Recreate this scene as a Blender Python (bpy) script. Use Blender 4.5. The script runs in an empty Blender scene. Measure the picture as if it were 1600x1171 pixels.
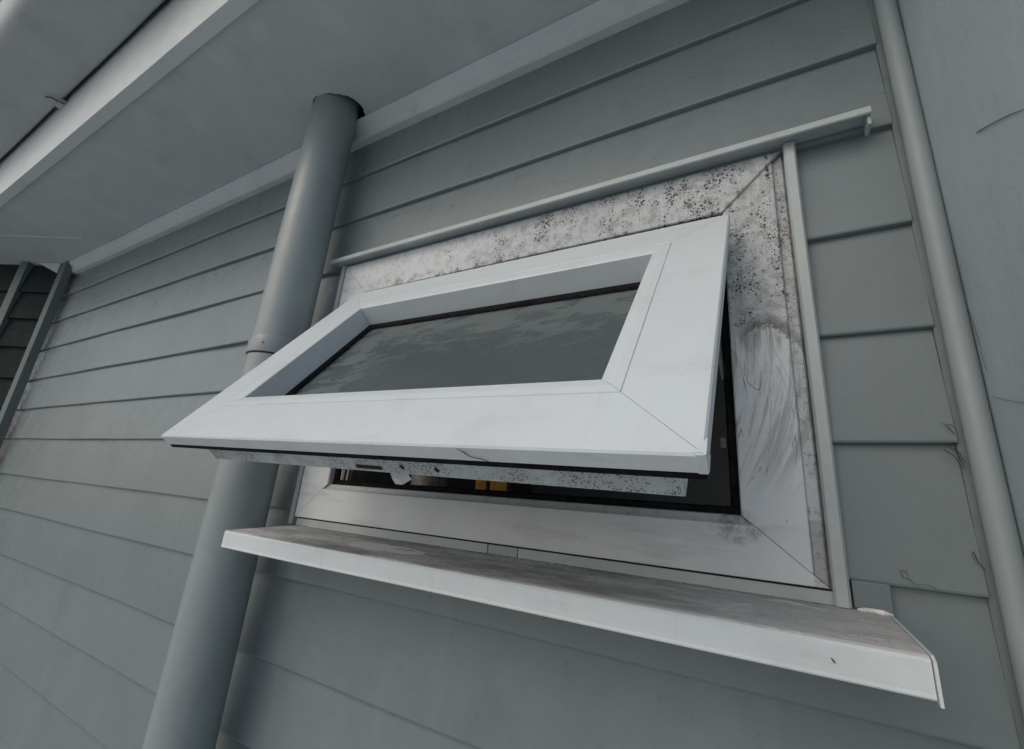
import bpy, bmesh, math, random
from mathutils import Vector, Matrix, noise
random.seed(7)
U = 0.6                                   # one layout unit is the camera's distance to the wall, in metres
SC = bpy.context.scene
COL = SC.collection

# ------------------------------------------------------------------ camera
R = Matrix(((0.8726332890636103, 0.06873716616750246, 0.48351457558721705),
            (0.4815951883566424, -0.2855223419876578, -0.8285789442036365),
            (0.0811000454362115, 0.9559038624323809, -0.28225978887737496)))
cam = bpy.data.cameras.new('camera')
cam.sensor_width = 36.0
cam.lens = 691.03 / 1600 * 36.0
cam.clip_start = 0.01
cam.clip_end = 500
co = bpy.data.objects.new('camera', cam)
COL.objects.link(co)
co.matrix_world = Matrix.Translation((0, -1 * U, 0)) @ R.to_4x4()
SC.camera = co

# ------------------------------------------------------------------ light: overcast daylight
world = bpy.data.worlds.new('World')
SC.world = world
world.use_nodes = True
wn = world.node_tree
sky = wn.nodes.new('ShaderNodeTexSky')
sky.sky_type = 'NISHITA'
sky.sun_disc = False
SUN_AZ, SUN_EL = math.radians(-28), math.radians(38)     # azimuth from -Y towards -X
sky.sun_elevation = SUN_EL
sdir = Vector((math.sin(SUN_AZ) * math.cos(SUN_EL), -math.cos(SUN_AZ) * math.cos(SUN_EL), math.sin(SUN_EL)))
sky.sun_rotation = math.atan2(sdir.x, sdir.y)
sky.dust_density = 4.0
sky.air_density = 1.0
sky.ozone_density = 1.0
bg = wn.nodes['Background']
bg.inputs['Strength'].default_value = 0.10
wn.links.new(sky.outputs[0], bg.inputs[0])
sun = bpy.data.lights.new('sun', 'SUN')
sun.energy = 0.68
sun.angle = math.radians(120)
sun.color = (0.95, 0.98, 1.0)
so = bpy.data.objects.new('sun', sun)
COL.objects.link(so)
so.rotation_euler = sdir.to_track_quat('Z', 'Y').to_euler()
SC.view_settings.view_transform = 'Standard'
SC.view_settings.look = 'None'
SC.view_settings.gamma = 1
SC.view_settings.exposure = -0.1
SC.view_settings.use_curve_mapping = False

# ------------------------------------------------------------------ materials
class G:
    """small node graph helper; values are floats or sockets"""
    def __init__(s, name):
        s.m = bpy.data.materials.new(name)
        s.m.use_nodes = True
        s.t = s.m.node_tree
        s.b = s.t.nodes['Principled BSDF']
        s.tc = s.t.nodes.new('ShaderNodeTexCoord')
        s.co = s.tc.outputs['Object']
        sp = s.t.nodes.new('ShaderNodeSeparateXYZ')
        s.t.links.new(s.co, sp.inputs[0])
        s.x, s.y, s.z = sp.outputs
    def put(s, sock, v):
        if isinstance(v, bpy.types.NodeSocket): s.t.links.new(v, sock)
        elif isinstance(v, (tuple, list)) and sock.type == 'RGBA': sock.default_value = (*v[:3], 1)
        else: sock.default_value = v
    def math(s, op, a, b=0.0, c=None, clamp=False):
        n = s.t.nodes.new('ShaderNodeMath'); n.operation = op; n.use_clamp = clamp
        s.put(n.inputs[0], a); s.put(n.inputs[1], b)
        if c is not None: s.put(n.inputs[2], c)
        return n.outputs[0]
    def mul(s, a, b): return s.math('MULTIPLY', a, b)
    def add(s, a, b): return s.math('ADD', a, b)
    def sub(s, a, b): return s.math('SUBTRACT', a, b)
    def mx(s, a, b): return s.math('MAXIMUM', a, b)
    def ramp(s, v, lo, hi, a=0.0, b=1.0):
        n = s.t.nodes.new('ShaderNodeMapRange'); n.interpolation_type = 'SMOOTHSTEP'
        s.put(n.inputs['Value'], v); s.put(n.inputs['From Min'], lo); s.put(n.inputs['From Max'], hi)
        s.put(n.inputs['To Min'], a); s.put(n.inputs['To Max'], b)
        return n.outputs[0]
    def vec(s, scale=(1, 1, 1), loc=(0, 0, 0), src=None):
        n = s.t.nodes.new('ShaderNodeMapping')
        s.t.links.new(src or s.co, n.inputs[0]); n.inputs['Scale'].default_value = scale; n.inputs['Location'].default_value = loc
        return n.outputs[0]
    def comb(s, x, y, z):
        n = s.t.nodes.new('ShaderNodeCombineXYZ')
        for i, v in enumerate((x, y, z)): s.put(n.inputs[i], v)
        return n.outputs[0]
    def noise(s, scale, detail=3.0, vec=None, rough=0.55, dist=0.0):
        n = s.t.nodes.new('ShaderNodeTexNoise')
        s.t.links.new(vec or s.co, n.inputs['Vector'])
        n.inputs['Scale'].default_value = scale; n.inputs['Detail'].default_value = detail
        n.inputs['Roughness'].default_value = rough; n.inputs['Distortion'].default_value = dist
        return n.outputs[0]
    def vor(s, scale, vec=None, out='Distance', rnd=1.0):
        n = s.t.nodes.new('ShaderNodeTexVoronoi')
        s.t.links.new(vec or s.co, n.inputs['Vector'])
        n.inputs['Scale'].default_value = scale; n.inputs['Randomness'].default_value = rnd
        return n.outputs[out]
    def mix(s, f, a, b):
        n = s.t.nodes.new('ShaderNodeMix'); n.data_type = 'RGBA'
        s.put(n.inputs[0], f); s.put(n.inputs[6], a); s.put(n.inputs[7], b)
        return n.outputs[2]
    def specks(s, scale, size, keep, soft=0.35, vec=None):
        """sparse round marks: 1 inside a mark. keep = share of the cells that carry one"""
        n = s.t.nodes.new('ShaderNodeTexVoronoi')
        s.t.links.new(vec or s.co, n.inputs['Vector']); n.inputs['Scale'].default_value = scale
        sp = s.t.nodes.new('ShaderNodeSeparateColor'); s.t.links.new(n.outputs['Color'], sp.inputs[0])
        on = s.math('LESS_THAN', sp.outputs[0], keep)
        r = s.mul(s.add(s.mul(sp.outputs[1], 0.7), 0.3), size)
        d = s.ramp(n.outputs['Distance'], s.mul(r, 1 - soft), r, 1.0, 0.0)
        return s.mul(on, d)
    def bump(s, h, strength=0.3, dist=0.001):
        n = s.t.nodes.new('ShaderNodeBump'); n.inputs['Strength'].default_value = strength
        n.inputs['Distance'].default_value = dist; s.t.links.new(h, n.inputs['Height'])
        s.t.links.new(n.outputs[0], s.b.inputs['Normal'])
    def done(s, col, rough=0.5, spec=None):
        s.put(s.b.inputs['Base Color'], col); s.put(s.b.inputs['Roughness'], rough)
        if spec is not None: s.b.inputs['Specular IOR Level'].default_value = spec
        return s.m

def paint(name, base, var=0.08, speck=0.12, rough=0.45, stip=0.25, streak=0.0, sheen=(0.0, 0.0)):
    g = G(name)
    n = g.noise(6.0, 4.0)
    n2 = g.noise(45.0, 5.0)
    f = g.add(g.mul(g.math('SUBTRACT', n, 0.5), var * 3), g.mul(g.math('SUBTRACT', n2, 0.5), var))
    dark = tuple(c * 0.62 for c in base); lite = tuple(min(1, c * 1.38) for c in base)
    oi = g.t.nodes.new('ShaderNodeObjectInfo')
    f = g.add(f, g.mul(g.sub(oi.outputs['Random'], 0.5), var * 1.2))
    c = g.mix(g.add(0.5, f), dark, lite)
    wash = g.noise(9.0, 5.0, g.vec((1, 1, 0.22)), 0.6, 0.4)
    c = g.mix(g.mul(g.ramp(wash, 0.52, 0.72), 0.16), c, tuple(k * 1.5 for k in base))
    grim = g.noise(5.0, 6.0, g.vec((1, 1, 0.5), (3, 1, 7)), 0.7)
    c = g.mix(g.mul(g.ramp(grim, 0.50, 0.75), 0.36), c, tuple(k * 0.62 for k in base))
    if streak:
        st = g.noise(30.0, 3.0, g.vec((1, 1, 0.06)))
        c = g.mix(g.mul(g.ramp(st, 0.55, 0.8), streak), c, tuple(k * 0.5 for k in base))
    dot = g.specks(26.0, 0.038, speck, 0.2)
    dot2 = g.specks(75.0, 0.09, speck * 0.35)
    c = g.mix(g.mul(g.mx(dot, dot2), 0.92), c, (0.035, 0.035, 0.033))
    fine = g.noise(900.0, 3.0)
    soft = g.noise(120.0, 3.0)
    g.bump(g.add(g.mul(fine, 0.5), soft), stip, 0.0006)
    return g.done(c, g.ramp(n2, 0.3, 0.7, rough - 0.06, rough + 0.08))

M = {}
M['board'] = paint('weatherboard_paint', (0.184, 0.228, 0.240), 0.09, 0.13, 0.33, 0.3)
M['shade_board'] = paint('shade_toned_board_paint', (0.018, 0.028, 0.029), 0.07, 0.1, 0.8, 0.3)  # same boards, with the far wall's shade put into a darker base colour
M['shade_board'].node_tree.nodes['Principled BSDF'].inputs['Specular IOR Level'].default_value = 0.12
M['soffit'] = paint('soffit_paint', (0.54, 0.605, 0.615), 0.10, 0.12, 0.6, 0.25)
M['mould'] = paint('scotia_paint', (0.60, 0.665, 0.675), 0.08, 0.1, 0.5, 0.25)
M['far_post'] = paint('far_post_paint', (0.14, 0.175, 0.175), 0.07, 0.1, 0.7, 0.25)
M['post'] = paint('corner_paint', (0.285, 0.34, 0.36), 0.07, 0.1, 0.5, 0.25)
M['fascia'] = paint('fascia_paint', (0.66, 0.735, 0.775), 0.07, 0.1, 0.4, 0.2)
M['gutter'] = paint('gutter_paint', (0.39, 0.43, 0.44), 0.12, 0.1, 0.45, 0.5)
M['pipe'] = paint('downpipe_paint', (0.258, 0.306, 0.318), 0.14, 0.25, 0.34, 0.25)
M['side'] = paint('side_wall_paint', (0.40, 0.475, 0.515), 0.08, 0.22, 0.5, 1.0)
M['flash'] = paint('flashing_paint', (0.42, 0.475, 0.485), 0.22, 0.7, 0.45, 0.4)
M['ground'] = paint('concrete_path', (0.46, 0.47, 0.47), 0.2, 0.2, 0.85, 0.6)
M['room'] = paint('room_plaster', (0.30, 0.32, 0.32), 0.05, 0.0, 0.7, 0.1)
M['roof'] = paint('roof_steel', (0.2, 0.21, 0.22), 0.05, 0.0, 0.5, 0.1)

def flat(name, col, rough=0.5, metal=0.0):
    g = G(name)
    n = g.noise(80.0, 4.0)
    c = g.mix(g.ramp(n, 0.3, 0.75), col, tuple(min(1, k * 1.5 + 0.01) for k in col))
    g.b.inputs['Metallic'].default_value = metal
    g.bump(n, 0.3, 0.0005)
    return g.done(c, rough)
M['rubber'] = flat('black_rubber', (0.004, 0.0045, 0.006), 0.7)
M['rubber'].node_tree.nodes['Principled BSDF'].inputs['Specular IOR Level'].default_value = 0.12
M['steel'] = flat('dull_steel', (0.16, 0.16, 0.15), 0.5, 0.7)
M['cavity'] = flat('cavity_shade', (0.01, 0.01, 0.01), 0.8)  # near-black standing in for the shade inside gaps, slots and holes
M['orange'] = flat('orange_cotton', (0.85, 0.36, 0.08), 0.8)
M['stripe'] = flat('brown_stripe', (0.05, 0.02, 0.02), 0.8)
M['silk'] = flat('dusty_thread', (0.05, 0.052, 0.05), 0.9)
M['dirt'] = flat('dirt_and_shadow', (0.015, 0.015, 0.013), 0.9)  # also colours the shadow line drawn under the pipe collar
M['bottle'] = flat('grey_plastic', (0.3, 0.3, 0.3), 0.4)
M['paleflake'] = flat('white_sealant', (0.75, 0.77, 0.76), 0.5)

# clean white vinyl of the sash
def vinyl(name, base=(0.68, 0.755, 0.79), dirt=0.25, under=0.0):
    g = G(name)
    n = g.noise(9.0, 4.0)
    c = g.mix(g.mul(g.ramp(n, 0.35, 0.8), dirt), base, tuple(k * 0.78 for k in base))
    scuff = g.noise(60.0, 6.0, g.vec((0.25, 1, 1)), 0.7)
    c = g.mix(g.mul(g.ramp(scuff, 0.60, 0.72), dirt), c, (0.45, 0.46, 0.46))
    c = g.mix(g.mul(g.specks(55.0, 0.07, 0.10), 0.55), c, (0.12, 0.12, 0.12))
    dust = g.noise(16.0, 7.0, g.vec((0.5, 1, 1)), 0.75)
    drp = g.noise(40.0, 5.0, g.vec((1.0, 1, 0.10)), 0.65)
    c = g.mix(g.mul(g.ramp(drp, 0.54, 0.72), 0.10 + dirt * 0.25), c, (0.46, 0.48, 0.48))
    c = g.mix(g.mul(g.ramp(dust, 0.48, 0.7), 0.20 + dirt * 0.25), c, (0.50, 0.51, 0.50))
    c = g.mix(g.mul(g.specks(120.0, 0.10, 0.08), 0.5), c, (0.15, 0.15, 0.14))
    if under:                                  # mildew clusters
        clus = g.ramp(g.noise(16.0, 4.0), 0.36, 0.58)
        a = g.mx(g.specks(420.0, g.add(0.15, g.mul(clus, 0.5)), g.add(0.05, g.mul(clus, 0.85))), g.mul(clus, g.ramp(g.noise(230.0, 5.0, None, 0.75), 0.57, 0.62)))
        c = g.mix(g.mul(a, under), c, (0.04, 0.045, 0.04))
        c = g.mix(g.mul(clus, 0.35 * under), c, (0.30, 0.29, 0.27))
    g.bump(g.noise(300.0, 3.0), 0.12, 0.0004)
    return g.done(c, g.ramp(n, 0.3, 0.7, 0.30, 0.42))
M['vinyl'] = vinyl('white_vinyl')
M['vinyl_under'] = vinyl('mildewed_vinyl', (0.66, 0.76, 0.77), 0.4, 0.9)
M['reveal'] = vinyl('bead_vinyl', (0.66, 0.745, 0.77), 0.4)

# mould-stained white vinyl of the outer frame
def stained():
    g = G('stained_frame_vinyl')
    X = g.math('DIVIDE', g.x, U); Z = g.math('DIVIDE', g.z, U)
    base = (0.72, 0.775, 0.81)
    big = g.noise(8.0, 5.0, None, 0.6)
    onhead = g.ramp(Z, 0.690, 0.700)
    onjamb = g.ramp(X, -0.052, -0.046)
    top = g.mul(g.ramp(g.add(X, g.mul(big, 0.3)), -1.0, -0.45), onhead)
    topL = g.mul(g.ramp(X, -1.38, -1.15, 0.2, 0.55), onhead)  # left head: shade under the flashing put into the colour, with grime
    jamb = g.mul(onjamb, g.ramp(g.add(Z, g.mul(big, 0.25)), 0.44, 0.60))
    D = g.mx(g.mx(top, topL), jamb)
    run = g.noise(34.0, 5.0, g.vec((1.0, 1.0, 0.45)), 0.68)      # clumps, drawn out downwards
    patch = g.ramp(run, 0.36, 0.60)
    corner = g.mul(g.ramp(X, -0.35, 0.05), g.ramp(Z, 0.45, 0.80))
    den = g.math('MULTIPLY', g.mx(g.mx(top, jamb), g.mul(topL, 0.5)), g.add(g.mul(patch, 0.85), g.mul(corner, 0.25)), clamp=True)
    c = g.mix(g.mul(g.ramp(big, 0.4, 0.75), 0.25), base, (0.46, 0.48, 0.48))
    # film of grime plus painted head shade: even grey, heavier towards the lower edge of the head
    c = g.mix(g.mul(D, 0.42), c, (0.36, 0.385, 0.39))
    low = g.mul(g.ramp(Z, 0.70, 0.765, 1.0, 0.0), g.mul(onhead, g.ramp(X, -1.28, -1.15)))
    filmn = g.noise(60.0, 7.0, None, 0.78)
    c = g.mix(g.mul(g.ramp(filmn, 0.46, 0.62), g.mx(g.mul(D, 0.55), g.mul(low, 0.95))), c, (0.19, 0.195, 0.195))
    drips = g.ramp(g.noise(60.0, 4.0, g.vec((1.0, 1.0, 0.09)), 0.6), 0.52, 0.68)
    c = g.mix(g.mul(g.mul(drips, jamb), 0.55), c, (0.25, 0.26, 0.255))
    # colonies of three sizes
    s1 = g.specks(200.0, g.add(0.10, g.mul(g.mul(den, g.ramp(run, 0.40, 0.62, 0.5, 1.0)), 0.68)), g.mul(den, 1.25))
    s2 = g.specks(430.0, g.add(0.2, g.mul(den, 0.5)), g.mul(den, 1.2))
    s3 = g.specks(135.0, g.add(0.12, g.mul(g.ramp(filmn, 0.42, 0.66), 0.55)), g.mul(den, 0.75))
    s4 = g.mul(g.ramp(g.noise(300.0, 4.0, None, 0.7), 0.56, 0.64), g.mul(den, 0.8))
    c = g.mix(g.mul(s2, 0.7), c, (0.10, 0.105, 0.10))
    c = g.mix(s4, c, (0.12, 0.12, 0.115))
    c = g.mix(g.mul(g.mx(s1, s3), 0.92), c, (0.028, 0.03, 0.03))
    # black run down the outer edge under the top corner
    bx = g.math('ABSOLUTE', g.sub(X, g.add(0.052, g.mul(g.sub(filmn, 0.5), 0.02))))
    c = g.mix(g.mul(g.mul(g.ramp(bx, 0.001, 0.006, 1.0, 0.0), g.ramp(Z, 0.70, 0.76)), g.ramp(filmn, 0.42, 0.52)), c, (0.02, 0.02, 0.018))
    # mitre at the top right: dirty, flaking line
    md = g.math('ABSOLUTE', g.sub(g.sub(0.0865, X), g.sub(0.831, Z)))
    mit = g.mul(g.ramp(md, 0.001, g.add(0.002, g.mul(filmn, 0.016)), 1.0, 0.0), g.mul(g.ramp(X, -0.06, -0.04), g.ramp(Z, 0.6, 0.65)))
    c = g.mix(g.mul(mit, 0.75), c, (0.10, 0.09, 0.08))
    # wiped swirls on the lower right jamb
    lowj = g.mul(onjamb, g.ramp(g.add(Z, g.mul(big, 0.12)), 0.44, 0.50, 1.0, 0.0))
    zc = g.sub(Z, 0.20)
    wx = g.sub(g.add(X, g.mul(g.mul(zc, zc), 0.9)), g.mul(zc, 0.30))
    sw = g.noise(1.0, 6.0, g.comb(g.mul(wx, 42.0), 0.0, g.mul(Z, 3.2)), 0.72, 0.5)
    wipe = g.mul(lowj, g.ramp(Z, 0.03, 0.14))
    c = g.mix(g.mul(g.mul(g.ramp(sw, 0.46, 0.60), wipe), g.ramp(Z, 0.08, 0.36, 0.45, 0.85)), c, (0.24, 0.25, 0.245))
    wx2 = g.sub(g.add(X, g.mul(g.mul(zc, zc), 1.5)), g.mul(zc, 0.05))
    thin = g.math('ABSOLUTE', g.sub(g.noise(1.0, 3.0, g.comb(g.mul(wx2, 30.0), 3.0, g.mul(Z, 3.5)), 0.55, 0.8), 0.5))
    brk = g.ramp(g.noise(30.0, 3.0), 0.42, 0.55)
    c = g.mix(g.mul(g.mul(g.mul(g.ramp(thin, 0.0, 0.014, 1.0, 0.0), wipe), brk), 0.85), c, (0.10, 0.10, 0.10))
    # grime pushed up into an arc where the wiping stopped
    arc = g.add(Z, g.mul(g.mul(g.sub(X, 0.02), g.sub(X, 0.02)), 14.0))
    tz = g.add(arc, g.mul(g.sub(g.noise(45.0, 6.0, None, 0.75), 0.5), 0.09))
    tide = g.mul(g.mul(g.ramp(tz, 0.395, 0.405), g.ramp(tz, 0.405, 0.44, 1.0, 0.0)), g.ramp(X, -0.035, 0.0))
    c = g.mix(g.mul(tide, 0.8), c, (0.10, 0.10, 0.095))
    # greyish dirt lying in the outer step
    edge = g.ramp(X, 0.060, 0.066)
    ed = g.noise(170.0, 6.0, None, 0.75)
    c = g.mix(g.mul(edge, 0.35), c, (0.42, 0.44, 0.45))
    c = g.mix(g.mul(g.mul(edge, g.ramp(ed, 0.50, 0.64)), 0.65), c, (0.13, 0.13, 0.125))
    # smudge in the lower inner corner
    cx2 = g.math('DIVIDE', g.sub(X, -0.055), 0.05); cz2 = g.math('DIVIDE', g.sub(Z, -0.005), 0.035)
    cor = g.ramp(g.add(g.mul(cx2, cx2), g.mul(cz2, cz2)), 0.1, 1.2, 1.0, 0.0)
    c = g.mix(g.mul(cor, g.ramp(filmn, 0.42, 0.60, 0.1, 0.85)), c, (0.15, 0.15, 0.145))
    # the lower rail: long rubbed scuffs, drips and pinpricks
    onrail = g.ramp(Z, 0.010, 0.004)
    c = g.mix(g.mul(g.specks(60.0, 0.065, 0.22), 0.85), c, (0.05, 0.05, 0.05))
    hs = g.noise(22.0, 7.0, g.vec((0.14, 1, 1)), 0.75)
    c = g.mix(g.mul(g.ramp(hs, 0.50, 0.66), 0.38), c, (0.40, 0.42, 0.425))
    ledge = g.mul(g.ramp(g.y, -0.0028, -0.0018), g.ramp(Z, 0.02, 0.015))
    c = g.mix(g.mul(ledge, 0.5), c, (0.30, 0.295, 0.29))
    c = g.mix(g.mul(g.mul(ledge, g.ramp(filmn, 0.5, 0.7)), 0.5), c, (0.12, 0.115, 0.11))
    g.bump(g.add(g.mul(g.mx(s1, s3), 0.6), g.noise(260.0, 3.0)), 0.28, 0.0005)
    return g.done(c, g.add(0.36, g.mul(D, 0.28)))
M['frame'] = stained()

def sill_mat():
    g = G('grimy_sill_top')
    X = g.math('DIVIDE', g.x, U); Y = g.math('DIVIDE', g.y, U)
    n = g.noise(18.0, 6.0, g.vec((0.35, 1, 1)), 0.7)
    n2 = g.noise(140.0, 5.0, None, 0.7)
    c = g.mix(g.ramp(n, 0.38, 0.62), (0.30, 0.31, 0.315), (0.68, 0.70, 0.71))
    blot = g.noise(7.0, 6.0, g.vec((0.6, 1.3, 1)), 0.7, 0.5)
    c = g.mix(g.mul(g.ramp(blot, 0.48, 0.62), 0.5), c, (0.25, 0.255, 0.255))
    c = g.mix(g.mul(g.ramp(n2, 0.45, 0.7), 0.6), c, (0.22, 0.222, 0.222))
    # cleaner towards the right end and along the nosing
    clean = g.mul(g.ramp(X, -0.5, 0.12, 0.0, 0.75), g.ramp(g.noise(10.0, 5.0, None, 0.6), 0.3, 0.7, 0.5, 1.0))
    c = g.mix(clean, c, (0.58, 0.585, 0.59))
    nose = g.mul(g.ramp(g.add(Y, g.mul(n, 0.05)), -0.19, -0.175, 1.0, 0.0), g.ramp(X, -0.7, -0.1))
    c = g.mix(g.mul(nose, 0.7), c, (0.66, 0.68, 0.69))
    # pale flaked patch
    ex = g.math('DIVIDE', g.math('SUBTRACT', X, -0.83), 0.17); ey = g.math('DIVIDE', g.math('SUBTRACT', Y, -0.125), 0.06)
    ell = g.ramp(g.add(g.mul(ex, ex), g.mul(ey, ey)), 0.2, 1.0, 1.0, 0.0)
    fl = g.noise(60.0, 6.0, g.vec((0.5, 1.2, 1)), 0.7, 0.8)
    c = g.mix(g.ramp(g.mul(g.math('SUBTRACT', fl, 0.12), ell), 0.245, 0.27), c, (0.92, 0.93, 0.92))
    chips = g.ramp(g.noise(26.0, 7.0, g.vec((0.5, 1.2, 1), (5, 2, 0)), 0.75, 0.6), 0.58, 0.60)
    c = g.mix(g.mul(g.mul(chips, g.ramp(X, -0.35, 0.1)), 0.7), c, (0.82, 0.85, 0.86))
    c = g.mix(g.mul(g.mx(g.specks(50.0, 0.10, 0.35), g.specks(110.0, 0.16, 0.3)), 0.85), c, (0.05, 0.05, 0.045))
    back = g.mul(g.ramp(Y, -0.03, -0.005), g.ramp(n2, 0.4, 0.6))
    c = g.mix(g.mul(back, 0.7), c, (0.07, 0.065, 0.06))
    g.bump(n2, 0.4, 0.0006)
    return g.done(c, 0.62)
M['sill_top'] = sill_mat()

def glass_mat():
    g = G('dirty_obscure_glass')
    v = g.vec((1, 1, 1.6)); 
    tilt = g.comb(g.add(g.x, g.mul(g.z, 0.5)), g.y, g.sub(g.z, g.mul(g.x, 0.22)))
    a = g.noise(20.0, 6.0, g.vec((0.55, 1, 1.9), src=tilt), 0.68, 0.3)
    top = g.ramp(g.z, -0.26, -0.09)                       # smears gather below the head and at the left
    left = g.ramp(g.x, 0.09, 0.30, 1.0, 0.0)
    wgt = g.mx(top, g.mul(left, 0.8))
    m = g.mul(g.ramp(g.add(a, g.mul(wgt, 0.10)), 0.52, 0.60), g.ramp(wgt, 0.0, 0.6, 0.12, 1.0))
    streak = g.noise(130.0, 4.0, g.vec((0.35, 1, 1.5), src=tilt), 0.6)
    drops = g.mul(g.ramp(streak, 0.58, 0.68), g.ramp(g.noise(12.0, 3.0), 0.35, 0.6))
    fine = g.ramp(g.noise(520.0, 2.0), 0.50, 0.68)
    c = g.mix(g.mul(m, 0.5), (0.110, 0.141, 0.147), (0.23, 0.270, 0.275))
    c = g.mix(g.mul(drops, 0.45), c, (0.17, 0.20, 0.205))
    grain = g.ramp(g.noise(260.0, 5.0, None, 0.75), 0.50, 0.62)
    c = g.mix(g.mul(g.mul(grain, g.ramp(g.z, -0.20, -0.32)), 0.35), c, (0.15, 0.18, 0.21))
    c = g.mix(g.mul(g.specks(90.0, 0.22, 0.5, 0.5, g.vec((0.6, 1, 1.3), src=tilt)), 0.22), c, (0.22, 0.25, 0.25))
    c = g.mix(g.mul(fine, 0.22), c, (0.15, 0.185, 0.21))
    g.b.inputs['Transmission Weight'].default_value = 0.25
    g.b.inputs['IOR'].default_value = 1.45
    g.bump(g.noise(380.0, 2.0), 0.35, 0.0006)
    return g.done(c, g.add(0.22, g.mul(m, 0.3)))
M['glass'] = glass_mat()

# ------------------------------------------------------------------ builders
def obj(name, bm, mat, parent=None, bevel=0.0, smooth=False, mats=None):
    bmesh.ops.recalc_face_normals(bm, faces=bm.faces)
    me = bpy.data.meshes.new(name)
    bm.to_mesh(me); bm.free()
    for m in (mats or [mat]): me.materials.append(m)
    if smooth:
        for p in me.polygons: p.use_smooth = True
        if hasattr(me, 'set_sharp_from_angle'): me.set_sharp_from_angle(angle=math.radians(40))
    o = bpy.data.objects.new(name, me)
    COL.objects.link(o)
    if parent: o.parent = parent
    if bevel:
        b = o.modifiers.new('edge', 'BEVEL'); b.width = bevel * U; b.segments = 2; b.limit_method = 'ANGLE'
        b.angle_limit = math.radians(30); b.harden_normals = True
        for p in me.polygons: p.use_smooth = True
    return o
def tag(o, label, cat, group=None, kind=None):
    if label: o['label'] = label
    if cat: o['category'] = cat
    if group: o['group'] = group
    if kind: o['kind'] = kind
    return o
def thing(name, loc, label, cat, mat=None):
    """Empty at the thing's base; children are given in world units and offset back"""
    o = bpy.data.objects.new(name, None); COL.objects.link(o)
    o.empty_display_size = 0.1
    return tag(o, label, cat)
def V(p): return Vector(p) * U
def box(bm, x0, x1, y0, y1, z0, z1):
    vs = [bm.verts.new(V((x, y, z))) for z in (z0, z1) for y in (y0, y1) for x in (x0, x1)]
    for f in ((0, 1, 3, 2), (4, 6, 7, 5), (0, 4, 5, 1), (2, 3, 7, 6), (0, 2, 6, 4), (1, 5, 7, 3)):
        bm.faces.new([vs[i] for i in f])
    return bm
def B(*a): return box(bmesh.new(), *a)
def loft(rings, closed=True, cap=True, bm=None):
    bm = bm or bmesh.new()
    rs = [[bm.verts.new(V(p)) for p in r] for r in rings]
    n = len(rs[0])
    for a, b in zip(rs, rs[1:]):
        for i in range(n if closed else n - 1):
            j = (i + 1) % n
            bm.faces.new((a[i], a[j], b[j], b[i]))
    if cap:
        bm.faces.new(list(reversed(rs[0]))); bm.faces.new(rs[-1])
    return bm
def along_x(profile, x0, x1, seg=1, wob=0.0, seed=0, bm=None):
    """profile: (y,z) list; swept along x with a slight irregular wave"""
    rings = []
    for i in range(seg + 1):
        x = x0 + (x1 - x0) * i / seg
        dy = wob * noise.noise(Vector((x * 1.7, seed * 3.1, 0))); dz = wob * noise.noise(Vector((x * 1.3, seed * 5.7, 9)))
        rings.append([(x, y + dy, z + dz) for y, z in profile])
    return loft(rings, bm=bm)
def along_z(profile, z0, z1, seg=1, wob=0.0, seed=0):
    rings = []
    for i in range(seg + 1):
        z = z0 + (z1 - z0) * i / seg
        d = wob * noise.noise(Vector((seed, 0.3, z * 2)))
        rings.append([(x + d, y + d * .5, z) for x, y in profile])
    return loft(rings)
def member(side, rect, prof, gap=0.0006, kb=1.0):
    """one mitred rail of a rectangular frame. rect=(x0,x1,z0,z1); prof=[(a,y)] a = inward distance from the outer
    edge; kb makes the bottom rail narrower than the other three"""
    x0, x1, z0, z1 = rect
    A, Bn = [], []
    for a, y in prof:
        if side == 'bottom': p, q = (x0 + a + gap, y, z0 + a * kb), (x1 - a - gap, y, z0 + a * kb)
        elif side == 'top': p, q = (x0 + a + gap, y, z1 - a), (x1 - a - gap, y, z1 - a)
        elif side == 'left': p, q = (x0 + a, y, z0 + a * kb + gap), (x0 + a, y, z1 - a - gap)
        else: p, q = (x1 - a, y, z0 + a * kb + gap), (x1 - a, y, z1 - a - gap)
        A.append(p); Bn.append(q)
    rings = []
    n = 6
    for i in range(n + 1):
        t = i / n
        rings.append([tuple(a[k] + (b[k] - a[k]) * t for k in range(3)) for a, b in zip(A, Bn)])
    return loft(rings)
SIDES = ('top', 'right', 'bottom', 'left')
def tube(pts, r, sides=5, bm=None, closed_ends=True):
    bm = bm or bmesh.new()
    pts = [Vector(p) for p in pts]
    rings = []
    for i, p in enumerate(pts):
        d = (pts[min(i + 1, len(pts) - 1)] - pts[max(i - 1, 0)]).normalized()
        up = Vector((0, 0, 1)) if abs(d.z) < 0.9 else Vector((1, 0, 0))
        u = d.cross(up).normalized(); w = d.cross(u)
        rr = r if not isinstance(r, (list, tuple)) else r[i]
        rings.append([tuple(p + (u * math.cos(2 * math.pi * k / sides) + w * math.sin(2 * math.pi * k / sides)) * rr) for k in range(sides)])
    return loft(rings, bm=bm)

# ------------------------------------------------------------------ ground
gb = bmesh.new()
vs = [gb.verts.new(V(p)) for p in ((-120, -120, -2.3), (120, -120, -2.3), (120, 120, -2.3), (-120, 120, -2.3))]
gb.faces.new(vs)
tag(obj('ground', gb, M['ground']), 'pale concrete ground below the weatherboard wall', None, kind='structure')

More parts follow.
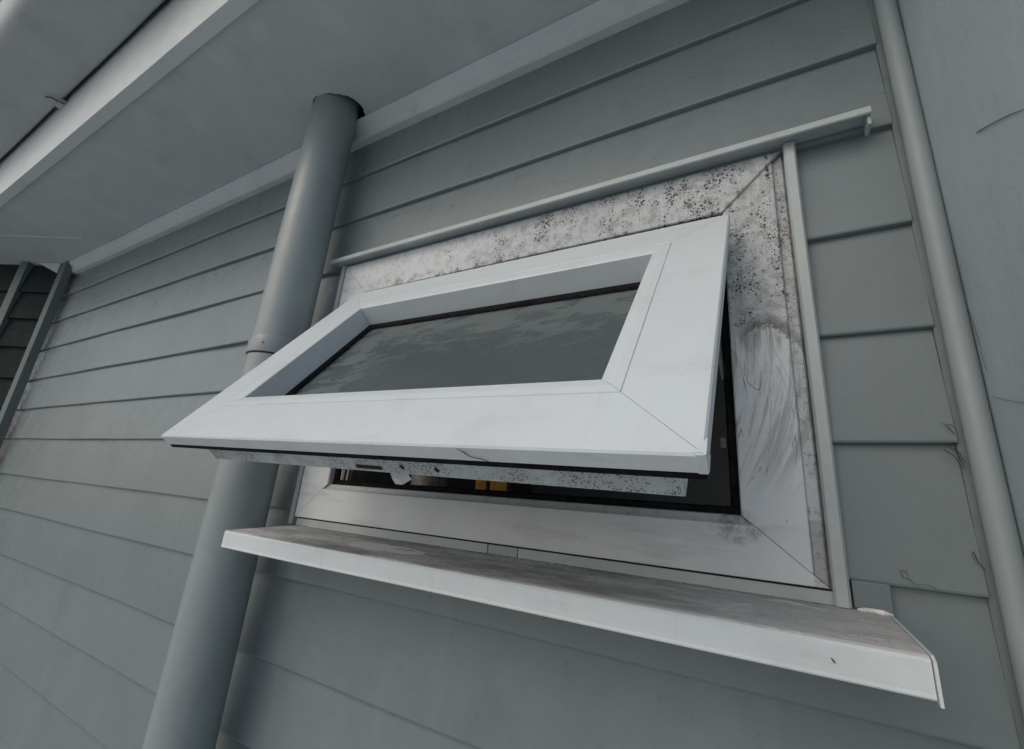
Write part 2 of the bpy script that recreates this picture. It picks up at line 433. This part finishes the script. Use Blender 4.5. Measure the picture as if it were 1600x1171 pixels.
# ------------------------------------------------------------------ weatherboard wall
wall = thing('weatherboard_wall', (0, 0, 0), 'grey-green painted weatherboard wall around the open window', 'wall')
JO = [-2.29, -2.075, -1.85, -1.63, -1.40, -1.18, -0.955, -0.733, -0.516, -0.281, -0.076, 0.159, 0.370, 0.590, 0.830, 1.056, 1.277, 1.50]
XL, XR = -4.80, 0.2841
def board(x0, x1, za, zb, seed):
    t = zb + 0.03
    h = t - za
    yt = 0.017
    prof = [(0.0045, za), (0.0012, za + 0.0015), (0.0, za + 0.005), (yt, t), (yt + 0.010, t), (0.021, za + 0.0)]
    seg = max(2, int((x1 - x0) * 8))
    o = obj('weatherboard', along_x(prof, x0, x1, seg, 0.0035, seed), M['board'], wall)
    return o
for i, (za, zb) in enumerate(zip(JO, JO[1:])):
    if zb > 0.0 and za < 0.80:                           # rows cut by the window
        board(XL, -1.366, za, zb, i)
        board(0.0905, XR - 0.0003 * (i % 3), za, zb, i + 0.5)
    else:
        board(XL, XR - 0.0003 * (i % 3), za, zb, i)
# wall lining behind the boards, with the window opening
lin = bmesh.new()
box(lin, -5.2, -1.30, 0.045, 0.13, -2.3, 2.2); box(lin, 0.03, 0.75, 0.045, 0.13, -2.3, 2.2)
box(lin, -1.30, 0.03, 0.045, 0.13, -2.3, -0.06); box(lin, -1.30, 0.03, 0.045, 0.13, 0.79, 2.2)
obj('wall_lining', lin, M['cavity'], wall)
# small patch piece at the right end of the sill
obj('packer', B(0.1145, 0.166, -0.008, 0.02, -0.117, -0.074), M['board'], wall, 0.002)
obj('sealant', tube([(0.118, -0.012, -0.118), (0.128, -0.016, -0.1175), (0.14, -0.014, -0.116), (0.15, -0.018, -0.1175), (0.163, -0.012, -0.119)], [0.002, 0.0045, 0.003, 0.005, 0.002], 7), M['paleflake'], wall, 0, True)
# stop strip and round bead in the right corner
obj('corner_stop', B(0.2842, 0.310, 0.006, 0.04, -2.3, 1.6), M['board'], wall)
prof = [(0.3085 + 0.0180 * math.cos(2 * math.pi * k / 28), -0.0125 + 0.0180 * math.sin(2 * math.pi * k / 28)) for k in range(28)]
obj('corner_bead', along_z(prof, -2.3, 1.56, 30, 0.0012, 4), M['post'], wall, 0, True)

# ------------------------------------------------------------------ side wall on the right
sw = tag(obj('side_wall', B(0.327, 0.75, -0.62, 0.044, -2.3, 2.2), M['side']), 'smooth pale grey plastered wall closing the corner right of the bead', 'wall')

# ------------------------------------------------------------------ far left: post and dark oblique boards
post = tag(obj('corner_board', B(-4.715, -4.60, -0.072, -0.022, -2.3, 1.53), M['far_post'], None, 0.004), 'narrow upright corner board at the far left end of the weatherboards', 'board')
ow = thing('dark_side_wall', (0, 0, 0), 'weatherboard wall beyond the corner board at far left, shade put into its dark colour', 'wall')
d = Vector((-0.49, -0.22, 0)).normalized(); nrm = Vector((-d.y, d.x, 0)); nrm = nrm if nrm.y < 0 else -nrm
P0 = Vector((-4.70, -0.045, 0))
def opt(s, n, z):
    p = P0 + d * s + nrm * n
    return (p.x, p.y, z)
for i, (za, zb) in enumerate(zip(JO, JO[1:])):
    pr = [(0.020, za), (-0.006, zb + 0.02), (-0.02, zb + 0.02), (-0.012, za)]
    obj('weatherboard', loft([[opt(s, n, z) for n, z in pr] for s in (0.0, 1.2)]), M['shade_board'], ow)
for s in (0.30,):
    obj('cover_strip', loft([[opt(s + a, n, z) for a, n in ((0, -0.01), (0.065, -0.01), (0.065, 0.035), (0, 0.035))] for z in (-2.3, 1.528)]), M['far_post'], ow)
obj('pale_wedge', loft([[opt(a, n, z) for a, z in ((0.02, 1.525), (0.22, 1.525), (0.02, 1.44))] for n in (0.022, 0.03)]), M['fascia'], ow)  # small pale triangular prism under the soffit

# ------------------------------------------------------------------ eave soffit
ZS = 1.53
PX, PY, PR = -1.482, -0.1235, 0.088
eave = thing('eave_soffit', (0, 0, 0), 'flat painted soffit under the eave with a ragged hole for the downpipe', 'soffit')
sb = bmesh.new()
outer = [(-8.5, -0.5475), (-6, -0.5475), (-4, -0.5475), (-2.5, -0.5475), (-1, -0.5475), (0.326, -0.5475), (0.326, 0.044), (-1, 0.044), (-2.5, 0.044), (-4, 0.044), (-6, 0.044), (-8.5, 0.044)]
inner = []
NH = 44
for k in range(NH):
    a = 2 * math.pi * k / NH
    r = PR + 0.006 + 0.008 * abs(noise.noise(Vector((math.cos(a) * 3, math.sin(a) * 3, 2))))
    r += 0.034 * max(0, math.cos(a - 0.15)) ** 3 + 0.002 * random.random()
    inner.append((PX + r * math.cos(a), PY + 0.004 + r * math.sin(a) * 0.98))
def loopv(pts, z):
    vv = [sb.verts.new(V((x, y, z))) for x, y in pts]
    return vv, [sb.edges.new((vv[i], vv[(i + 1) % len(vv)])) for i in range(len(vv))]
v1, e1 = loopv(outer, ZS); v2, e2 = loopv(inner, ZS)
bmesh.ops.triangle_fill(sb, edges=e1 + e2, use_beauty=True)
v3 = [sb.verts.new(V((x, y, ZS + 0.014))) for x, y in inner]
for i in range(NH):
    j = (i + 1) % NH
    sb.faces.new((v2[i], v2[j], v3[j], v3[i]))
obj('soffit_sheet', sb, M['soffit'], eave)
# broken pale rim of the hole
for i in range(2, NH - 2):
    if random.random() < 0.45 and not (16 < i < 30):
        x, y = inner[i]; x2, y2 = inner[(i + 1) % NH]
        rim = tube([(x, y, ZS - 0.001), ((x + x2) / 2, (y + y2) / 2, ZS - 0.002), (x2, y2, ZS - 0.001)], [0.001, 0.0022, 0.001], 5)
        obj('rim_flake', rim, M['mould'], eave)
# battens: joint strip at the far left
obj('joint_strip', loft([[(-4.02, -0.165 + a, z) for a, z in ((0, ZS), (0.014, ZS), (0.010, ZS - 0.006), (0.004, ZS - 0.006))],
                         [(-5.6, -0.93 + 0.02 + a, z) for a, z in ((0, ZS), (0.014, ZS), (0.010, ZS - 0.006), (0.004, ZS - 0.006))]]), M['soffit'], eave)
# scotia moulding between the soffit and the wall
sc = [(0.03, ZS - 0.001), (-0.058, ZS - 0.001), (-0.062, ZS - 0.008), (-0.060, ZS - 0.013), (-0.045, ZS - 0.026), (-0.034, ZS - 0.042), (-0.029, ZS - 0.060), (-0.026, ZS - 0.071), (-0.018, ZS - 0.075), (0.03, ZS - 0.075)]
mo = bmesh.new()
obj('scotia_moulding', along_x(sc, -4.62, 0.285, 60, 0.002, 11), M['mould'], eave, 0, False)

# fascia
tag(obj('fascia_board', along_x([(-0.596, 1.512), (-0.548, 1.512), (-0.548, 2.12), (-0.596, 2.12)], -8.5, 0.326, 30, 0.002, 3), M['fascia'], None, 0.003),
    'bright white fascia board along the outer edge of the eave', 'fascia board')
# gutter with two overlapping lengths
gut = thing('roof_gutter', (0, 0, 0), 'wide grey metal gutter hung outside the white fascia, seen from below', 'gutter')
def gprof(off, dz):
    p = [(-0.612 - off, 2.10 + dz), (-0.612 - off, 1.905 + dz), (-0.620 - off, 1.897 + dz), (-0.83, 1.893 + dz), (-0.868, 1.896 + dz), (-0.890, 1.905 + dz), (-0.908, 1.925 + dz), (-0.920, 1.955 + dz), (-0.926, 2.04 + dz), (-0.93, 2.2 + dz), (-0.945, 2.21 + dz)]
    q = [(y + 0.004 if i > 2 else y - 0.004, z + 0.004) for i, (y, z) in enumerate(p)]
    return p + q[::-1]
obj('gutter_trough', along_x(gprof(0, 0), -8.5, 0.326, 50, 0.003, 8), M['gutter'], gut, 0, True)
obj('gutter_bracket', B(-3.235, -3.165, -0.622, -0.594, 1.872, 1.899), M['gutter'], gut, 0.002)
obj('gutter_clip', tube([(-3.165, -0.603, 1.872), (-3.17, -0.625, 1.874), (-3.20, -0.65, 1.888), (-3.23, -0.664, 1.890)], 0.003, 6), M['dirt'], gut)
# roof over the eave and house so that the roof space is dark
rb = bmesh.new()
for zo in (0.0,):
    loft([[(x, y, z) for y, z in ((-0.63, 2.13), (6.0, 4.6), (6.0, 4.64), (-0.63, 2.17))] for x in (-8.5, 3.0)], bm=rb)
tag(obj('roof', rb, M['roof']), 'low pitched metal roof above the eave', None, kind='structure')

# ------------------------------------------------------------------ downpipe
dp = thing('downpipe', (0, 0, 0), 'thick round grey painted downpipe rising into the soffit left of the window', 'downpipe')
def ringz(z, r, n=48, wob=0): return [(PX + r * math.cos(2 * math.pi * k / n), PY + r * math.sin(2 * math.pi * k / n), z) for k in range(n)]
obj('pipe', loft([ringz(z, PR) for z in (-2.3, -1.5, -0.6, 0.0, 0.5, 1.0, 1.75)]), M['pipe'], dp, 0, True)
RC = PR + 0.0045
obj('pipe_collar', loft([ringz(z, r) for z, r in ((0.425, PR - 0.001), (0.425, RC), (0.428, RC + 0.0008), (0.480, RC + 0.0008), (0.484, RC - 0.001), (0.486, PR - 0.001))], cap=False), M['pipe'], dp, 0, True)
obj('collar_shadow', loft([ringz(z, r) for z, r in ((0.4195, PR), (0.4205, PR + 0.0012), (0.4235, PR + 0.0012), (0.4245, PR))], cap=False), M['dirt'], dp, 0, True)  # dark ring put in as the shadow line under the collar
a = math.radians(208)
cx_, cy_ = PX + (PR + 0.006) * math.cos(a), PY + (PR + 0.006) * math.sin(a)
lug = bmesh.new(); box(lug, cx_ - 0.014, cx_ + 0.008, cy_ - 0.006, cy_ + 0.006, 0.424, 0.482); box(lug, cx_ - 0.020, cx_ - 0.002, cy_ - 0.010, cy_ - 0.002, 0.445, 0.462)
obj('pipe_clip', lug, M['pipe'], dp, 0.002)

bs = Vector((PX + (PR - 0.001) * math.cos(math.radians(-62)), PY + (PR - 0.001) * math.sin(math.radians(-62)), 0.455))
dn = Vector((math.cos(math.radians(-62)), math.sin(math.radians(-62)), 0)); dt = Vector((-dn.y, dn.x, 0))
obj('pipe_screw', loft([[tuple(bs + dn * h + (dt * math.cos(2 * math.pi * k / 12) + Vector((0, 0, 1)) * math.sin(2 * math.pi * k / 12)) * rr) for k in range(12)] for h, rr in ((0.004, 0.005), (0.0075, 0.0045), (0.0085, 0.002))]), M['steel'], dp, 0, True)

# ------------------------------------------------------------------ window
win = thing('awning_window', (0, 0, 0), 'white top-hung vinyl window with its sash propped open and mouldy frame', 'window')
FR = (-1.362, 0.0865, -0.0945, 0.831)
FY = -0.006
KB = 0.85
fprof = [(0.0, 0.10), (0.0, 0.012), (0.004, 0.006), (0.021, 0.004), (0.0245, FY + 0.001), (0.027, FY), (0.110, FY), (0.1125, FY + 0.003), (0.118, FY + 0.006), (0.130, FY + 0.009), (0.132, 0.012), (0.132, 0.05), (0.134, 0.10)]
thin_step = [(0.0, 0.10), (0.0, 0.012), (0.0005, 0.004), (0.001, 0.0), (0.0015, FY + 0.001), (0.003, FY)]
flat_in = [(0.110, FY), (0.1125, FY), (0.118, FY), (0.1295, FY), (0.132, FY + 0.003), (0.132, 0.05), (0.134, 0.10)]
for s in SIDES:
    pr = (fprof[:6] if s == 'right' else thin_step) + (fprof[6:] if s == 'bottom' else flat_in)
    obj('frame_rail', member(s, FR, pr, 0.0007, KB), M['frame'], win)
# black gasket lining the opening, deeper frame behind it
for s in SIDES:
    obj('gasket', member(s, FR, [(0.1315, 0.014), (0.146, 0.012), (0.150, 0.018), (0.148, 0.03), (0.1315, 0.032)], 0, KB), M['rubber'], win)
for s in SIDES:
    obj('inner_frame', member(s, FR, [(0.10, 0.045), (0.150, 0.045), (0.150, 0.06), (0.142, 0.064), (0.142, 0.13), (0.10, 0.13)], 0, KB), M['steel'] if s in ('right', 'left') else M['rubber'], win)
# hinge arms and tracks in the side channels
for sx, xa in ((1, FR[1] - 0.140), (-1, FR[0] + 0.140)):
    obj('hinge_track', B(xa - 0.004, xa + 0.004, 0.016, 0.036, 0.10, 0.66), M['steel'], win, 0.001)
    xo = xa - sx * 0.012
    obj('hinge_arm', tube([(xo, 0.025, 0.30), (xo - sx * 0.006, -0.05, 0.40), (xo - sx * 0.010, -0.13, 0.47)], 0.006, 6), M['steel'], win)
    obj('latch_keep', B(xa - sx * 0.018 - 0.006, xa - sx * 0.018 + 0.006, 0.022, 0.036, 0.150, 0.172), M['steel'], win, 0.001)
# old dirt blocks in the lower left channel
for k in range(4):
    x = -1.222 + k * 0.013
    obj('channel_rib', B(x, x + 0.006, 0.018 + 0.004 * (k % 2), 0.04, -0.01, 0.12 - 0.01 * k), M['bottle'] if k != 2 else M['steel'], win, 0.001)

# outer trims
obj('side_trim', along_z([(0.0872, 0.03), (0.0872, -0.012), (0.0905, -0.017), (0.107, -0.017), (0.111, -0.012), (0.111, 0.03)], -0.118, 0.838, 12, 0.0015, 2), M['flash'], win)
obj('side_trim', along_z([(-1.385, 0.03), (-1.385, -0.006), (-1.382, -0.010), (-1.369, -0.010), (-1.366, -0.006), (-1.366, 0.03)], -0.116, 0.838, 12, 0.0015, 5), M['flash'], win)
# head flashing
hf = [(0.03, 0.846), (-0.036, 0.8405), (-0.038, 0.833), (-0.0435, 0.832), (-0.046, 0.834), (-0.046, 0.848), (-0.043, 0.851), (0.03, 0.870)]
obj('head_flashing', along_x(hf, -1.413, 0.2425, 40, 0.0012, 6), M['flash'], win)
obj('flashing_end', B(0.236, 0.2425, -0.036, 0.0, 0.812, 0.8395), M['flash'], win, 0.001)
# packing strip under the frame with two cracks
for xa, xb in ((-1.352, -0.612), (-0.609, -0.528), (-0.5255, 0.088)):
    obj('packing_strip', B(xa, xb, -0.0005, 0.05, -0.1215, -0.0975), M['flash'], win)
obj('gap_shade_strip', B(-1.35, 0.086, 0.0, 0.04, -0.0973, -0.0946), M['cavity'], win)  # solid dark strip, the joint's shade put into its colour

# sill
sill = bmesh.new()
SX0, SX1 = -1.344, 0.157
sp = [(0.03, -0.1165), (-0.20, -0.1315), (-0.220, -0.1325), (-0.2255, -0.135), (-0.228, -0.139), (-0.2275, -0.172), (-0.2285, -0.1765), (-0.227, -0.1785), (-0.222, -0.1785), (-0.220, -0.174), (-0.219, -0.146), (-0.03, -0.134), (0.03, -0.134)]
along_x(sp, SX0, SX1, 40, 0.0015, 14, bm=sill)
so_ = obj('window_sill', sill, None, win, 0, False, [M['vinyl'], M['sill_top']])
for p in so_.data.polygons:
    if p.normal.z > 0.9 and p.center.y / U > -0.225: p.material_index = 1
obj('sill_end_cap', loft([[(x, y, z) for y, z in ((0.0, -0.117), (-0.222, -0.131), (-0.231, -0.137), (-0.232, -0.183), (-0.224, -0.183), (-0.2205, -0.145), (0.0, -0.128))] for x in (SX1 + 0.0012, SX1 + 0.0045)]), M['vinyl'], win)
obj('flake', tube([(0.058, -0.2285, -0.154), (0.060, -0.2292, -0.157), (0.062, -0.2285, -0.160)], [0.0004, 0.0011, 0.0004], 5), M['silk'], win)

# ---------------- sash (own local frame: x along, -z down the sash, -y outwards)
OS = Vector((-1.23322585, -0.0326486, 0.68182366))
MS = Matrix(((0.9995208294005244, 0.004376784585303243, 0.030642378353862604),
             (-0.022139518654939162, 0.792931017554439, 0.6089090598058782),
             (-0.021632228461603682, -0.609295695993862, 0.7926479682273897)))
W, H = 1.2050978, 0.7462012
SR = (0.0, W, -H, 0.0)
flange = [(0.003, 0.030), (0.0, 0.027), (0.0, 0.003), (0.0025, 0.0), (0.108, 0.0), (0.1095, 0.0012), (0.1095, 0.03)]
bead = [(0.1102, 0.028), (0.1102, 0.0014), (0.1112, 0.0), (0.124, -0.0006), (0.1425, 0.0022), (0.1455, 0.0045), (0.1475, 0.072), (0.1475, 0.080), (0.13, 0.080)]
body = [(0.037, 0.040), (0.037, 0.110), (0.041, 0.115), (0.143, 0.115), (0.147, 0.111), (0.147, 0.082), (0.12, 0.082), (0.12, 0.040)]
BR = (0.022, W, -H, 0.0)
ring = bmesh.new()                                 # the inner body runs round all four sides in one welded piece
cor = []
for cx0, cz0, sx, sz in ((BR[0], BR[3], 1, -1), (BR[1], BR[3], -1, -1), (BR[1], BR[2], -1, 1), (BR[0], BR[2], 1, 1)):
    cor.append([ring.verts.new(V((cx0 + sx * a_, y_, cz0 + sz * a_))) for a_, y_ in body])
for k in range(4):
    A_, B_ = cor[k], cor[(k + 1) % 4]
    for j in range(len(body)):
        j2 = (j + 1) % len(body)
        ring.faces.new((A_[j], A_[j2], B_[j2], B_[j]))
sash = obj('sash', ring, M['vinyl_under'], win)
sash.matrix_world = Matrix.Translation(OS * U) @ MS.to_4x4()
sash['label'] = 'white sash swung outward about the window head'
for s in SIDES:
    obj('sash_rail', member(s, SR, flange, 0.0005), M['vinyl'], sash)
    obj('glazing_bead', member(s, SR, bead, 0.0004), M['vinyl'], sash)
    obj('weather_seal', member(s, SR, [(0.0015, 0.0302), (0.0015, 0.0385), (0.10, 0.0385), (0.10, 0.0302)], 0), M['rubber'], sash)
    obj('glazing_gasket', member(s, SR, [(0.1476, 0.063), (0.158, 0.067), (0.161, 0.072), (0.1476, 0.075)], 0), M['rubber'], sash)
obj('glass_pane', B(0.148, W - 0.148, 0.0752, 0.0815, -H + 0.148, -0.148), M['glass'], sash)
# chipped corner cap at the lower right
cc = bmesh.new()
loft([[(W + 0.0012 - a, y, -H + b) for a, b in ((0.0, 0.024), (0.012, -0.0012 + 0.003), (0.0, -0.0012), (-0.0005, 0.006))] for y in (-0.0012, 0.026)], bm=cc)
obj('corner_cap', cc, M['reveal'], sash)
obj('corner_block', B(W - 0.010, W + 0.0012, -0.0012, 0.0285, -H - 0.0012, -H + 0.004), M['reveal'], sash, 0.002)
zb_ = -H + 0.037
sl = bmesh.new()
lo = []
for k in range(20):
    a = 2 * math.pi * k / 20
    lo.append((0.615 + (0.030 if math.cos(a) > 0 else -0.030) + 0.005 * math.cos(a), 0.099 + 0.005 * math.sin(a)))
loft([[(x, y, zb_ + dz) for x, y in lo] for dz in (-0.0006, 0.002)], bm=sl)
obj('latch_slot', sl, M['cavity'], sash)  # dark shape proud of the face, coloured as the shaded inside of a slot
for hx, hy in ((0.703, 0.093), (0.781, 0.094)):
    hb = bmesh.new()
    loft([[(hx + 0.0045 * math.cos(2 * math.pi * k / 10), hy + 0.006 * math.sin(2 * math.pi * k / 10), zb_ + dz) for k in range(10)] for dz in (-0.0006, 0.002)], bm=hb)
    obj('screw_hole', hb, M['cavity'], sash)  # dark disc on the face, its colour stands for the hole's shade
obj('latch_tooth', loft([[(0.660, y, zb_ + 0.002) for y in (0.112, 0.126)] + [(0.704, y, zb_ + 0.002) for y in (0.126, 0.112)],
                         [(0.673, y, zb_ - 0.010) for y in (0.114, 0.128)] + [(0.690, y, zb_ - 0.010) for y in (0.128, 0.114)]]), M['reveal'], sash)
# cobweb stuck on the lower edge of the sash
obj('cobweb_thread', tube([(0.889, 0.004, -H - 0.001), (0.901, 0.009, -H - 0.003), (0.906, 0.017, -H - 0.002), (0.926, 0.020, -H - 0.003), (0.940, 0.029, -H - 0.001)], [0.0003, 0.0008, 0.0005, 0.0006, 0.0002], 5), M['dirt'], sash)

# ------------------------------------------------------------------ inside
room = bmesh.new()
box(room, -3.2, -3.1, 0.13, 3.1, -1.4, 1.6); box(room, 2.0, 2.1, 0.13, 3.1, -1.4, 1.6)
box(room, -3.2, 2.1, 3.1, 3.2, -1.4, 1.6); box(room, -3.2, 2.1, 0.13, 3.2, -1.5, -1.4); box(room, -3.2, 2.1, 0.13, 3.2, 1.6, 1.7)
box(room, -1.30, 0.03, 0.13, 0.34, -0.09, -0.06)
tag(obj('room', room, M['room']), 'unlit room behind the open window', None, kind='structure')
tw = thing('folded_towel', (0, 0, 0), 'orange folded towel with dark stripes lying inside the open window', 'towel')
def rbx(x0, x1, y0, y1, z0, z1): return B(x0, x1, y0, y1, z0, z1)
obj('towel_fold', rbx(-0.770, -0.728, 0.152, 0.28, -0.059, 0.075), M['orange'], tw, 0.006)
obj('towel_fold', rbx(-0.719, -0.655, 0.152, 0.28, -0.059, 0.075), M['orange'], tw, 0.006)
obj('stripe', rbx(-0.7275, -0.7195, 0.150, 0.281, -0.059, 0.0755), M['stripe'], tw, 0.002)
obj('stripe', rbx(-0.6545, -0.640, 0.150, 0.281, -0.059, 0.0755), M['stripe'], tw, 0.002)
tub = bmesh.new()
loft([[(-1.03 + r * math.cos(2 * math.pi * k / 24), 0.25 + r * math.sin(2 * math.pi * k / 24), z) for k in range(24)] for z, r in ((-0.06, 0.055), (0.07, 0.06), (0.10, 0.058))], bm=tub)
tag(obj('plastic_tub', tub, M['bottle'], None, 0, True), 'grey plastic tub just inside the window left of the orange towel', 'tub')

# ------------------------------------------------------------------ cobwebs and crumbs caught on the walls
def web(name, lines, label, r=0.0009):
    bm = bmesh.new()
    for l in lines:
        r2 = r * 0.6; rr = [r2 * random.uniform(0.5, 1.5) for _ in l]; rr[-1] = r * 0.4
        tube(l, rr, 5, bm)
    return tag(obj(name, bm, M['silk'], None), label, 'cobweb', 'dusty cobwebs on the walls')
web('cobweb', [[(0.267, -0.005, 0.194), (0.272, -0.008, 0.188), (0.276, -0.006, 0.18), (0.281, -0.004, 0.174)], [(0.272, -0.005, 0.188), (0.277, -0.006, 0.190), (0.281, -0.005, 0.186)]], 'short dusty cobweb thread above the third board joint right of the window', 0.0013)
web('cobweb', [[(0.264, -0.003, 0.147), (0.274, -0.006, 0.138), (0.283, -0.004, 0.114)], [(0.268, -0.004, 0.153), (0.285, -0.006, 0.140)], [(0.272, -0.004, 0.150), (0.286, -0.006, 0.128)], [(0.276, -0.004, 0.155), (0.285, -0.002, 0.118)], [(0.279, -0.003, 0.152), (0.287, -0.005, 0.125)]], 'triangular dusty cobweb in the corner beneath the third board joint', 0.0011)
web('cobweb', [[(0.182, -0.003, -0.052), (0.185, -0.006, -0.061), (0.191, -0.005, -0.062), (0.2, -0.004, -0.070), (0.214, -0.006, -0.067), (0.225, -0.002, -0.073)], [(0.182, -0.003, -0.052), (0.188, -0.007, -0.050), (0.192, -0.005, -0.058)]], 'curly cobweb thread on the board just above the right end of the sill')
web('cobweb', [[(0.275, -0.004, -0.011), (0.278, -0.006, -0.027), (0.285, -0.004, -0.037)], [(0.275, -0.004, -0.011), (0.272, -0.006, -0.018), (0.276, -0.005, -0.024)]], 'looped cobweb thread beside the bead at lower right', 0.0012)
web('cobweb', [[(0.3255, -0.185, 0.616), (0.325, -0.226, 0.593), (0.3255, -0.27, 0.567), (0.3255, -0.31, 0.54)]], 'long fine dark hair stuck high on the smooth right wall', 0.0009)
web('cobweb', [[(0.324, -0.008, 0.40), (0.3245, -0.03, 0.373), (0.324, -0.034, 0.338), (0.3245, -0.036, 0.309)], [(0.324, -0.036, 0.31), (0.3245, -0.038, 0.27)]], 'wispy cobweb thread along the crack between bead and smooth wall', 0.0008)
web('cobweb', [[(0.3255, -0.036, 0.228), (0.325, -0.077, 0.212), (0.3255, -0.126, 0.196)]], 'faint level cobweb thread on the smooth wall at mid height', 0.0007)
